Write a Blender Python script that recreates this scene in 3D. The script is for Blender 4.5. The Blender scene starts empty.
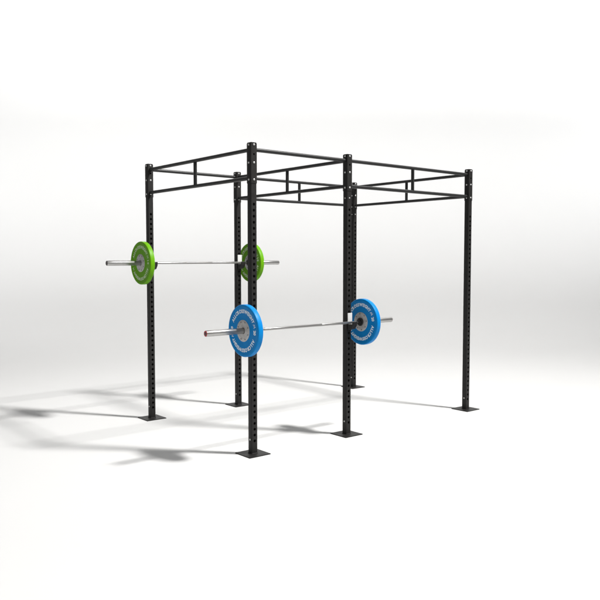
import bpy, bmesh, math
from mathutils import Vector, Matrix
PI = math.pi
scn = bpy.context.scene
col = scn.collection

# ------------------------------------------------------------------ materials
def nodes_of(m):
    m.use_nodes = True
    nt = m.node_tree
    return nt, nt.nodes["Principled BSDF"]

def mat(name, colour, rough=0.5, metal=0.0, noise=0.0, nscale=40.0, bump=0.0, bscale=300.0, spec=0.5, rvar=0.0):
    m = bpy.data.materials.new(name)
    nt, b = nodes_of(m)
    b.inputs["Base Color"].default_value = (*colour, 1)
    b.inputs["Roughness"].default_value = rough
    b.inputs["Metallic"].default_value = metal
    b.inputs["Specular IOR Level"].default_value = spec
    tc = nt.nodes.new("ShaderNodeTexCoord")
    if noise or rvar:
        n = nt.nodes.new("ShaderNodeTexNoise")
        n.inputs["Scale"].default_value = nscale
        n.inputs["Detail"].default_value = 5
        nt.links.new(tc.outputs["Object"], n.inputs["Vector"])
        if noise:
            r = nt.nodes.new("ShaderNodeValToRGB")
            lo = tuple(c * (1 - noise) for c in colour)
            hi = tuple(min(1, c * (1 + noise)) for c in colour)
            r.color_ramp.elements[0].color = (*lo, 1)
            r.color_ramp.elements[1].color = (*hi, 1)
            r.color_ramp.elements[0].position = 0.3
            r.color_ramp.elements[1].position = 0.7
            nt.links.new(n.outputs["Fac"], r.inputs["Fac"])
            nt.links.new(r.outputs["Color"], b.inputs["Base Color"])
        if rvar:
            mr = nt.nodes.new("ShaderNodeMapRange")
            mr.inputs["To Min"].default_value = rough - rvar
            mr.inputs["To Max"].default_value = rough + rvar
            nt.links.new(n.outputs["Fac"], mr.inputs["Value"])
            nt.links.new(mr.outputs["Result"], b.inputs["Roughness"])
    if bump:
        n2 = nt.nodes.new("ShaderNodeTexNoise")
        n2.inputs["Scale"].default_value = bscale
        n2.inputs["Detail"].default_value = 3
        nt.links.new(tc.outputs["Object"], n2.inputs["Vector"])
        bp = nt.nodes.new("ShaderNodeBump")
        bp.inputs["Strength"].default_value = bump
        bp.inputs["Distance"].default_value = 0.001
        nt.links.new(n2.outputs["Fac"], bp.inputs["Height"])
        nt.links.new(bp.outputs["Normal"], b.inputs["Normal"])
    return m

M = dict(
    powder=mat("black_powder_coat", (0.0115, 0.0108, 0.0102), 0.5, spec=0.28, noise=0.15, nscale=25, bump=0.25, bscale=500, rvar=0.06),
    rail=mat("black_rail_coat", (0.011, 0.011, 0.011), 0.42, spec=0.38, noise=0.15, nscale=25, bump=0.15, bscale=500),
    zinc=mat("zinc_bolt", (0.75, 0.75, 0.74), 0.38, metal=0.75),
    chrome=mat("chrome_sleeve", (0.43, 0.425, 0.415), 0.33, metal=1.0, rvar=0.05, nscale=60),
    hub=mat("machined_hub", (0.46, 0.455, 0.45), 0.5, metal=0.3, noise=0.12, nscale=60),
    screw=mat("hub_screw", (0.24, 0.235, 0.23), 0.5, metal=0.6),
    collar=mat("dark_collar", (0.03, 0.03, 0.03), 0.4, metal=0.3),
    blue=mat("blue_rubber", (0.0, 0.19, 0.51), 0.42, spec=0.13, noise=0.06, nscale=30, bump=0.12, bscale=260),
    green=mat("green_rubber", (0.105, 0.30, 0.003), 0.42, spec=0.13, noise=0.06, nscale=30, bump=0.12, bscale=260),
    inkb=mat("pale_blue_ink", (0.72, 0.80, 0.86), 0.6),
    inkg=mat("pale_green_ink", (0.52, 0.66, 0.42), 0.6),
    liner=mat("white_plastic", (0.62, 0.62, 0.61), 0.5),
    red=mat("red_cap", (0.42, 0.03, 0.035), 0.45),
    grey=mat("grey_cap", (0.12, 0.12, 0.12), 0.45),
    capcore=mat("cap_core", (0.10, 0.08, 0.08), 0.5, metal=0.5),
    paper=mat("white_sweep", (0.57, 0.57, 0.567), 0.85, noise=0.008, nscale=0.6),
)
# knurled steel shaft
def knurl():
    m = bpy.data.materials.new("knurled_steel")
    nt, b = nodes_of(m)
    b.inputs["Base Color"].default_value = (0.32, 0.316, 0.31, 1)
    b.inputs["Metallic"].default_value = 1
    b.inputs["Roughness"].default_value = 0.3
    tc = nt.nodes.new("ShaderNodeTexCoord")
    w = nt.nodes.new("ShaderNodeTexVoronoi"); w.inputs["Scale"].default_value = 500
    nt.links.new(tc.outputs["Object"], w.inputs["Vector"])
    bp = nt.nodes.new("ShaderNodeBump"); bp.inputs["Strength"].default_value = 0.35; bp.inputs["Distance"].default_value = 0.0006
    nt.links.new(w.outputs["Distance"], bp.inputs["Height"])
    nt.links.new(bp.outputs["Normal"], b.inputs["Normal"])
    return m
M["shaft"] = mat("steel_shaft", (0.28, 0.276, 0.27), 0.28, metal=1.0)
M["knurl"] = knurl()

# ------------------------------------------------------------------ helpers
def link(name, bm, m, parent=None, loc=(0, 0, 0), smooth=None):
    me = bpy.data.meshes.new(name)
    bmesh.ops.recalc_face_normals(bm, faces=bm.faces[:]) if bm.faces else None
    bm.to_mesh(me); bm.free()
    me.materials.append(M[m] if isinstance(m, str) else m)
    if smooth is not None:
        for p in me.polygons: p.use_smooth = True
        me.set_sharp_from_angle(angle=math.radians(smooth))
    o = bpy.data.objects.new(name, me)
    col.objects.link(o)
    o.location = loc
    o.parent = parent
    return o

def tag(o, label, cat, group=None):
    o["label"] = label; o["category"] = cat
    if group: o["group"] = group
    return o

def thing(name, label, cat, loc, group=None):
    o = bpy.data.objects.new(name, None)
    col.objects.link(o); o.location = loc
    o.empty_display_size = 0.05
    return tag(o, label, cat, group)

def copy_tree(o, parent=None):
    c = o.copy(); col.objects.link(c); c.parent = parent
    for ch in list(o.children): copy_tree(ch, c)
    return c

def box(bm, x0, x1, y0, y1, z0, z1, bev=0.0):
    vs = [bm.verts.new((x, y, z)) for x in (x0, x1) for y in (y0, y1) for z in (z0, z1)]
    fs = [bm.faces.new([vs[i] for i in f]) for f in ((0, 1, 3, 2), (4, 6, 7, 5), (0, 4, 5, 1), (2, 3, 7, 6), (0, 2, 6, 4), (1, 5, 7, 3))]
    if bev:
        es = list({e for f in fs for e in f.edges})
        bmesh.ops.bevel(bm, geom=es, offset=bev, segments=2, affect="EDGES", clamp_overlap=True)

def lathe(bm, prof, axis="x", n=48, cap=True):
    """prof = [(along, radius)]; revolve about an axis."""
    rings = []
    for a, r in prof:
        ring = []
        for k in range(n):
            t = 2 * PI * k / n
            c, s = r * math.cos(t), r * math.sin(t)
            ring.append(bm.verts.new({"x": (a, c, s), "y": (c, a, s), "z": (c, s, a)}[axis]))
        rings.append(ring)
    for i in range(len(rings) - 1):
        for k in range(n):
            bm.faces.new((rings[i][k], rings[i][(k + 1) % n], rings[i + 1][(k + 1) % n], rings[i + 1][k]))
    if cap:
        bm.faces.new(rings[0]); bm.faces.new(rings[-1])
    return rings

def tube(bm, p, q, r, n=20):
    p, q = Vector(p), Vector(q)
    d = (q - p).normalized()
    u = d.orthogonal().normalized(); v = d.cross(u)
    ra, rb = [], []
    for k in range(n):
        t = 2 * PI * k / n
        o = (u * math.cos(t) + v * math.sin(t)) * r
        ra.append(bm.verts.new(p + o)); rb.append(bm.verts.new(q + o))
    for k in range(n):
        bm.faces.new((ra[k], ra[(k + 1) % n], rb[(k + 1) % n], rb[k]))
    bm.faces.new(ra); bm.faces.new(rb)

def pierced_panel(bm, x0, x1, y, z0, z1, holes, hr, depth, sy):
    """a flat panel in the plane y (facing sy) with round holes and their thickness."""
    n = 16
    holes = sorted(holes)
    cuts = [z0]
    for i, h in enumerate(holes):
        half = 0.0195
        a = max(cuts[-1], h - half); b = min(z1, h + half)
        if a - cuts[-1] > 1e-6:
            f = [bm.verts.new(p) for p in ((x0, y, cuts[-1]), (x1, y, cuts[-1]), (x1, y, a), (x0, y, a))]
            bm.faces.new(f)
        # square ring around the hole
        circ, sq, inn = [], [], []
        xc = (x0 + x1) / 2
        for k in range(n):
            t = 2 * PI * (k + 0.5) / n
            c, s = math.cos(t), math.sin(t)
            circ.append(bm.verts.new((xc + hr * c, y, h + hr * s)))
            inn.append(bm.verts.new((xc + hr * c, y - sy * depth, h + hr * s)))
            w, hh = (x1 - x0) / 2, (b - a) / 2
            m = max(abs(c), abs(s))
            sq.append(bm.verts.new((xc + w * c / m, y, (a + b) / 2 + hh * s / m)))
        corner = {}
        for k in range(n):
            j = (k + 1) % n
            a1, a2 = sq[k].co, sq[j].co
            quad = [circ[k], sq[k]]
            onx1 = abs(abs(a1.x - xc) - w) < 1e-7; onx2 = abs(abs(a2.x - xc) - w) < 1e-7
            if onx1 != onx2:
                quad.append(bm.verts.new((a1.x if onx1 else a2.x, y, a2.z if onx1 else a1.z)))
            quad += [sq[j], circ[j]]
            bm.faces.new(quad)
            bm.faces.new((circ[k], circ[j], inn[j], inn[k]))
        cuts.append(b)
    if z1 - cuts[-1] > 1e-6:
        bm.faces.new([bm.verts.new(p) for p in ((x0, y, cuts[-1]), (x1, y, cuts[-1]), (x1, y, z1), (x0, y, z1))])

def square_tube(bm, h, r, z0, z1, holes, hr, wall):
    """hollow square tube with rounded corners; holes pierce the two y faces."""
    i = h - r
    for sy in (-1, 1):
        pierced_panel(bm, -i, i, sy * h, z0, z1, holes, hr, wall, sy)
    prof = []
    for (cx, cy, t0) in ((i, i, 0), (-i, i, PI / 2), (-i, -i, PI), (i, -i, 1.5 * PI)):
        prof.append([(cx + r * math.cos(t0 + k * PI / 6), cy + r * math.sin(t0 + k * PI / 6)) for k in range(4)])
    def strip(pts):
        lo = [bm.verts.new((*p, z0)) for p in pts]; hi = [bm.verts.new((*p, z1)) for p in pts]
        for k in range(len(pts) - 1): bm.faces.new((lo[k], lo[k + 1], hi[k + 1], hi[k]))
    strip([prof[3][0 + k] for k in range(4)] + prof[0])
    strip(prof[1] + prof[2])
    # inside walls
    w = h - wall
    for s in (-1, 1):
        bm.faces.new([bm.verts.new(p) for p in ((s * w, -w, z0), (s * w, w, z0), (s * w, w, z1), (s * w, -w, z1))])

# ------------------------------------------------------------------ the rig
BAY, DEP, WIDE, H = 1.093, 1.80, 1.80, 2.63
PH, SH = 0.0282, 0.0312          # half widths: post, bracket
posts = {"C": (0, 0), "D": (BAY, 0), "F": (BAY + WIDE, 0), "A": (0, DEP), "B": (BAY, DEP), "E": (BAY + WIDE, DEP)}
rig = thing("power_rack_rig", "black powder coated steel rig of six tall posts and overhead pull-up rails on white floor",
            "training rig", ((BAY + WIDE) / 2, DEP / 2, 0))
RO = Vector(rig.location)

def make_post():
    hole_z = [0.118 + 0.05 * k for k in range(41)] + [2.532]
    bm = bmesh.new()
    square_tube(bm, PH, 0.004, 0.009, H - 0.012, hole_z, 0.0124, 0.003)
    p = link("post", bm, "powder", rig, smooth=40)
    bm = bmesh.new()
    box(bm, -0.109, 0.109, -0.109, 0.109, 0.0, 0.008, 0.0015)
    link("base_plate", bm, "powder", p)
    bm = bmesh.new()                                             # weld bead round the foot
    pts = [(-1, -1), (1, -1), (1, 1), (-1, 1)]
    for k in range(4):
        a, b = pts[k], pts[(k + 1) % 4]
        tube(bm, (a[0] * PH, a[1] * PH, 0.0095), (b[0] * PH, b[1] * PH, 0.0095), 0.004, 8)
    link("weld", bm, "powder", p, smooth=60)
    bm = bmesh.new()
    square_tube(bm, SH, 0.004, 2.292, H - 0.008, [2.532], 0.0085, 0.0035)
    for z in (2.292, H - 0.008):
        q = [bm.verts.new((x * SH * .97, y * SH * .97, z)) for x, y in pts]
        r_ = [bm.verts.new((x * PH, y * PH, z)) for x, y in pts]
        for k in range(4): bm.faces.new((q[k], q[(k + 1) % 4], r_[(k + 1) % 4], r_[k]))
    link("bracket", bm, "powder", p, smooth=40)
    bm = bmesh.new()
    box(bm, -SH + .001, SH - .001, -SH + .001, SH - .001, H - 0.0085, H, 0.0035)
    link("end_cap", bm, "rail", p, smooth=50)
    for z in (2.611, 2.463, 2.323):
        for d in ((0, -1), (-1, 0), (0, 1), (1, 0)): bolt(p, d, SH, z, 0.0072)
    for d in ((-1, 0), (1, 0)): bolt(p, d, PH, 0.128, 0.0065)
    return p

bolt_mesh = {}
def bolt(parent, d, h, z, r):
    key = round(r, 4)
    if key not in bolt_mesh:
        bm = bmesh.new()
        lathe(bm, [(0, r * 1.18), (0.0016, r * 1.18), (0.0018, r * .92), (0.0045, r * .9), (0.006, r * .62)], "x", 16)
        o = link("bolt", bm, "zinc", parent, smooth=35)
        bolt_mesh[key] = o.data
    else:
        o = bpy.data.objects.new("bolt", bolt_mesh[key]); col.objects.link(o); o.parent = parent
    o.location = (d[0] * h, d[1] * h, z)
    o.rotation_euler = (0, 0, math.atan2(d[1], d[0]))
    return o

first = make_post()
for k, (x, y) in posts.items():
    p = first if k == "C" else copy_tree(first, rig)
    p.location = Vector((x, y, 0)) - RO
    if k in "DE":
        for d in ((0, -1), (-1, 0), (1, 0), (0, 1)): bolt(p, d, PH, 2.226, 0.0055)

RR = 0.0165
ZU, ZL = 2.573, 2.338
def rail(a, b, z, name):
    pa, pb = Vector((*posts[a], z)), Vector((*posts[b], z))
    d = (pb - pa).normalized()
    c = (pa + pb) / 2
    L = (pb - pa).length / 2 - SH + 0.0015
    bm = bmesh.new()
    tube(bm, -d * L, d * L, RR, 24)
    o = link(name, bm, "rail", rig, c - RO, smooth=40)
    return c
for a, b, double in (("A", "B", 0), ("C", "D", 0), ("C", "A", 1), ("D", "B", 1), ("F", "E", 1), ("B", "E", 1), ("D", "F", 1)):
    c = rail(a, b, ZU, "upper_rail")
    if double:
        rail(a, b, ZL, "lower_rail")
        bm = bmesh.new()
        tube(bm, (0, 0, ZL - ZU + RR * .7), (0, 0, -RR * .7), RR, 20)
        link("rail_strut", bm, "rail", rig, c - RO, smooth=40)

# ------------------------------------------------------------------ bar holders
def make_hook(name, label, loc):
    t = thing(name, label, "bar holder", loc, "black bar holders hooked on the posts")
    f = -PH - 0.001                                             # face of the post
    bm = bmesh.new()                                           # back plate and cheeks clasping the post
    box(bm, -0.031, 0.031, f - 0.006, f, -0.075, 0.075, 0.001)
    for s in (-1, 1):
        box(bm, s * 0.0315 - 0.003, s * 0.0315 + 0.003, f - 0.004, f + 0.040, -0.070, 0.030, 0.001)
    link("back_plate", bm, "powder", t)
    bm = bmesh.new()                                           # tapered arm with an upturned lip
    prof = [(f - 0.005, -0.017), (-0.098, -0.017), (-0.103, 0.008), (-0.114, 0.008), (-0.112, -0.024), (-0.085, -0.062), (f - 0.005, -0.072)]
    L = [bm.verts.new((-0.026, y, z)) for y, z in prof]; R = [bm.verts.new((0.026, y, z)) for y, z in prof]
    bm.faces.new(L); bm.faces.new(R)
    for k in range(len(prof)):
        j = (k + 1) % len(prof); bm.faces.new((L[k], L[j], R[j], R[k]))
    bmesh.ops.bevel(bm, geom=bm.edges[:], offset=0.0012, segments=1, affect="EDGES")
    link("arm", bm, "powder", t)
    bm = bmesh.new()
    box(bm, -0.0275, 0.0275, f - 0.0145, f - 0.0062, -0.013, 0.086, 0.0015)
    link("liner", bm, "liner", t)
    bm = bmesh.new()
    box(bm, -0.0255, 0.0255, -0.098, f - 0.015, -0.0168, -0.0145, 0.0006)
    link("arm_pad", bm, "liner", t)
    return t

BZ, GZ = 1.070, 1.619
BY = -0.075
h0 = make_hook("bar_holder", "black bar holder with white liner on the front left post, under the blue-plated barbell", (0, 0, BZ))
for lab, loc in (("black bar holder with white liner on the front middle post, beside the right blue plate", (BAY, 0, BZ)),
                 ("black bar holder on the far left post beside the left green plate", (0, DEP, GZ)),
                 ("black bar holder with white liner on the rear post beside the right green plate", (BAY, DEP, GZ))):
    h = copy_tree(h0); h.location = loc; h["label"] = lab

# ------------------------------------------------------------------ barbells
XIN = 0.6495          # inner face of the plates, from the middle of the bar
HALF = 1.062
def make_bar(label, loc, capm):
    t = thing("barbell", label, "barbell", loc, "steel barbells racked between the posts")
    bm = bmesh.new()
    lathe(bm, [(-XIN + .02, 0.0118), (XIN - .02, 0.0118)], "x", 32)
    sh = link("shaft", bm, "shaft", t, smooth=40)
    for s in (-1, 1):
        bm = bmesh.new()
        lathe(bm, [(s * .16, .0119), (s * .161, .0121), (s * .478, .0121), (s * .479, .0119)], "x", 32)
        link("grip", bm, "knurl", sh, smooth=40)
        bm = bmesh.new()
        x = lambda v: s * v
        lathe(bm, [(x(XIN - .034), .0155), (x(XIN - .032), .0225), (x(XIN - .014), .0235), (x(XIN - .0135), .037), (x(XIN - .012), .0385), (x(XIN - .003), .0385), (x(XIN - .001), .037)], "x", 48)
        link("collar", bm, "collar", t, smooth=35)
        bm = bmesh.new()
        lathe(bm, [(x(XIN - .002), .0243), (x(XIN + .150), .0243), (x(XIN + .152), .0252), (x(HALF - .003), .0252), (x(HALF), .0235)], "x", 48)
        sl = link("sleeve", bm, "chrome", t, smooth=35)
        bm = bmesh.new()
        lathe(bm, [(x(HALF - .0005), .0240), (x(HALF + .0012), .0228), (x(HALF + .0016), .0165), (x(HALF + .001), .0155)], "x", 40)
        cp = link("end_cap", bm, capm, sl, smooth=35)
        bm = bmesh.new()
        lathe(bm, [(x(HALF + .0004), .0160), (x(HALF + .0010), .0150), (x(HALF + .0012), .004)], "x", 24)
        link("cap_disc", bm, "capcore", t, smooth=35)
    return t
cx = BAY / 2 + 0.004
make_bar("steel barbell carrying blue plates on the front posts, red end cap showing", (cx, BY, BZ), "red")
make_bar("steel barbell carrying green plates on the rear left pair of posts, grey end cap", (cx, DEP + BY, GZ), "grey")

# ------------------------------------------------------------------ bumper plates
PR, PT = 0.218, 0.051
def glyph(ch, size):
    cu = bpy.data.curves.new("glyph", "FONT")
    cu.body = ch; cu.size = size; cu.align_x = "CENTER"
    cu.extrude = 0.0; cu.offset = size * 0.046; cu.resolution_u = 3
    o = bpy.data.objects.new("glyph", cu); col.objects.link(o)
    bpy.context.view_layer.update()
    me = bpy.data.meshes.new_from_object(o.evaluated_get(bpy.context.evaluated_depsgraph_get()))
    vs = [v.co.copy() for v in me.vertices]; fs = [tuple(p.vertices) for p in me.polygons]
    bpy.data.objects.remove(o); bpy.data.curves.remove(cu); bpy.data.meshes.remove(me)
    xs = [v.x for v in vs]
    mid = (min(xs) + max(xs)) / 2
    for v in vs: v.x -= mid
    return vs, fs, max(xs) - min(xs)
_g = {}
def G(ch, s):
    if (ch, s) not in _g: _g[(ch, s)] = glyph(ch, s)
    return _g[(ch, s)]

def ring_text(bm, s, txt, mid_deg, span_deg, rbase, size, x, side, rot, sx=0.84):
    """letters with heads outward, reading clockwise as seen from the side the face looks to."""
    W = [G(c, size)[2] * sx for c in txt]
    gap = (math.radians(span_deg) * rbase - sum(W)) / max(1, len(txt) - 1)
    pos = -math.radians(span_deg) * rbase / 2
    for c, w in zip(txt, W):
        vs, fs, _ = G(c, size)
        ctr = pos + w / 2; pos += w + gap
        nv = []
        for v in vs:
            a = math.radians(mid_deg + rot) - (ctr + v.x * sx) / rbase
            r = rbase + v.y
            hx, hz = r * math.cos(a), r * math.sin(a)          # as seen: right, up
            # seen from -x the picture's right is -y; seen from +x it is +y
            nv.append(bm.verts.new((x, -hx if side < 0 else hx, hz)))
        for f in fs:
            try: bm.faces.new([nv[i] for i in f])
            except ValueError: pass

def emblem(bm, ang, r0, x, side, rot):
    """the small mark before the number: two strokes and a tick."""
    def quad(pts):
        nv = []
        for u, v in pts:
            a = math.radians(ang + rot) - u / r0
            r = r0 + v
            hx, hz = r * math.cos(a), r * math.sin(a)
            nv.append(bm.verts.new((x, -hx if side < 0 else hx, hz)))
        bm.faces.new(nv)
    t = 0.0048
    quad([(-0.020, 0.0), (-0.020 + t, 0.0), (-0.010 + t, 0.026), (-0.010, 0.026)])
    quad([(-0.004, 0.006), (-0.004 + t, 0.004), (0.004 + t, 0.030), (0.004, 0.030)])
    quad([(-0.018, 0.010), (-0.018, 0.013), (0.012, 0.017), (0.012, 0.014)])
    quad([(0.010, 0.0), (0.013, 0.0), (0.013, 0.012), (0.010, 0.012)])

def make_plate(colour, ink, num, label, loc, rot, group):
    t = thing("bumper_plate", label, "weight plate", loc, group)
    hw = PT / 2
    half = [(hw - .0022, .0905), (hw - .0022, .190), (hw - .0002, .195), (hw - .0002, .208), (hw - .0012, .2135), (hw - .0045, .217), (hw - .009, PR)]
    prof = half + [(-a, r) for a, r in reversed(half)]
    bm = bmesh.new()
    rings = lathe(bm, prof, "x", 128, cap=False)
    n = 128
    for k in range(n):                                        # bore
        bm.faces.new((rings[0][k], rings[0][(k + 1) % n], rings[-1][(k + 1) % n], rings[-1][k]))
    body = link("rubber_disc", bm, colour, t, smooth=30)
    for side in (-1, 1):
        X = lambda v: side * v
        bm = bmesh.new()
        lathe(bm, [(X(hw - .012), .0903), (X(hw - .0012), .0903), (X(hw - .0002), .0885), (X(hw - .0002), .062), (X(hw - .0015), .060),
                   (X(hw - .0015), .036), (X(hw + .0006), .0345), (X(hw + .0006), .0275), (X(hw - .004), .0258)], "x", 72, cap=False)
        hub = link("hub", bm, "hub", t, smooth=30)
        for k in range(8):
            a = 2 * PI * (k + .5) / 8 + math.radians(rot)
            bm = bmesh.new()
            lathe(bm, [(0, .0075), (X(.0016), .0068), (X(.0017), .0035), (X(.0006), .003)], "x", 12)
            link("screw", bm, "screw", hub, (X(hw - .0003), .075 * math.cos(a), .075 * math.sin(a)), smooth=35)
        for d in (0, 180):
            bm = bmesh.new()
            ring_text(bm, side, "ALLCROSSWEIGHT", 92 + d, 130, .148, .041, X(hw - .0014), side, rot)
            link("lettering", bm, ink, t)
            bm = bmesh.new()
            ring_text(bm, side, num, -2 + d, 14, .148, .041, X(hw - .0014), side, rot)
            link("number", bm, ink, t)
            bm = bmesh.new()
            emblem(bm, 16 + d, .150, X(hw - .0014), side, rot)
            link("emblem", bm, ink, t)
    return t
xl, xr = cx - XIN - PT / 2, cx + XIN + PT / 2
gb, gg = "blue weight plates on the front barbell", "green weight plates on the rear barbell"
make_plate("blue", "inkb", "20", "blue weight plate on the left end of the front barbell, before the nearest post", (xl, BY, BZ), 0, gb)
make_plate("blue", "inkb", "20", "blue weight plate on the right end of the front barbell, beside the front middle post", (xr, BY, BZ), 14, gb)
make_plate("green", "inkg", "10", "green weight plate on the left end of the rear barbell, by the far left post", (xl, DEP + BY, GZ), 5, gg)
make_plate("green", "inkg", "10", "green weight plate on the right end of the rear barbell, behind the nearest post", (xr, DEP + BY, GZ), 14, gg)

# ------------------------------------------------------------------ studio sweep
CAM = Vector((-3.5865, -4.989, 1.6697)); YAW, PITCH = 0.6888, -0.0576
g = Vector((math.sin(YAW), math.cos(YAW), 0)); rt = Vector((math.cos(YAW), -math.sin(YAW), 0))
bm = bmesh.new()
path = [(-8 + i * (D0 + 8) / 20, 0) for D0 in (13.0,) for i in range(21)]
RAD = 5.0
for k in range(1, 33):
    a = k / 32 * PI / 2
    path.append((13.0 + RAD * math.sin(a), RAD - RAD * math.cos(a)))
for k in range(1, 9): path.append((13.0 + RAD, RAD + k * 1.2))
cols = [-20 + i * 2.5 for i in range(17)]
grid = [[bm.verts.new((CAM.xy.to_3d() + g * d + rt * c) + Vector((0, 0, z))) for c in cols] for d, z in path]
for i in range(len(path) - 1):
    for j in range(len(cols) - 1):
        bm.faces.new((grid[i][j], grid[i][j + 1], grid[i + 1][j + 1], grid[i + 1][j]))
sw = link("floor", bm, "paper", None, smooth=60)
sw["kind"] = "structure"

# ------------------------------------------------------------------ lamps
def area(name, loc, target, size, power, shape="SQUARE", sy=None, colour=(1, 1, 1), spread=PI):
    l = bpy.data.lights.new(name, "AREA")
    l.shape = shape; l.size = size
    if sy: l.size_y = sy
    l.energy = power; l.color = colour; l.spread = spread
    o = bpy.data.objects.new(name, l); col.objects.link(o)
    o.location = loc
    o.rotation_euler = (Vector(target) - Vector(loc)).to_track_quat("-Z", "Y").to_euler()
    return o
key = area("key_lamp", (4.9, -5.4, 12.0), (-1.2, 3.5, 0.0), 1.15, 1510, colour=(1.0, 0.988, 0.97), spread=math.radians(118))
kz = (Vector((4.9, -5.4, 12.0)) - Vector((-1.2, 3.5, 0.0))).normalized()      # square softbox turned parallel with the rig
kx = (Vector((1, 0, 0)) - kz * kz.x).normalized()
ky = kz.cross(kx)
key.rotation_euler = Matrix((kx, ky, kz)).transposed().to_euler()
base = CAM.xy.to_3d()
area("floor_fill", base + g * 0.6 - rt * 0.6 + Vector((0, 0, 9.0)), base + g * 1.6 - rt * 0.8, 2.5, 48, spread=math.radians(70))  # unseen fill added above the camera to whiten the foreground floor
area("backdrop_wash", base + g * 15.6 + rt * 3.0 + Vector((0, 0, 11.5)), base + g * 18.0 + rt * 3.0 + Vector((0, 0, 8.25)),  # out-of-frame wash added so the sweep brightens towards its top
     20.0, 980, "RECTANGLE", 0.6, spread=math.radians(75))
area("side_fill", base + g * 12.0 - rt * 11.0 + Vector((0, 0, 9.0)), base + g * 17.5 - rt * 8.8 + Vector((0, 0, 3.6)),  # added fill, out of frame, lifting the left of the sweep
     3.0, 200, "RECTANGLE", 1.5, spread=math.radians(100))
area("side_fill", base + g * 12.0 + rt * 11.5 + Vector((0, 0, 9.0)), base + g * 18.0 + rt * 8.5 + Vector((0, 0, 4.5)),  # added counterpart fill for the right of the sweep
     3.0, 195, "RECTANGLE", 1.5, spread=math.radians(100))

w = bpy.data.worlds.new("World"); scn.world = w; w.use_nodes = True
w.node_tree.nodes["Background"].inputs["Color"].default_value = (1, 0.995, 0.985, 1)
w.node_tree.nodes["Background"].inputs["Strength"].default_value = 0.27

# ------------------------------------------------------------------ camera
cam = bpy.data.cameras.new("camera")
cam.sensor_width = 36; cam.lens = 1.0397 * 700 / 600 * 36
cam.clip_start = 0.05; cam.clip_end = 200
co = bpy.data.objects.new("camera", cam); col.objects.link(co)
co.location = CAM; co.rotation_euler = (PI / 2 + PITCH, 0, -YAW)
scn.camera = co
scn.view_settings.view_transform = "Standard"; scn.view_settings.look = "None"
scn.view_settings.exposure = 0; scn.view_settings.gamma = 1
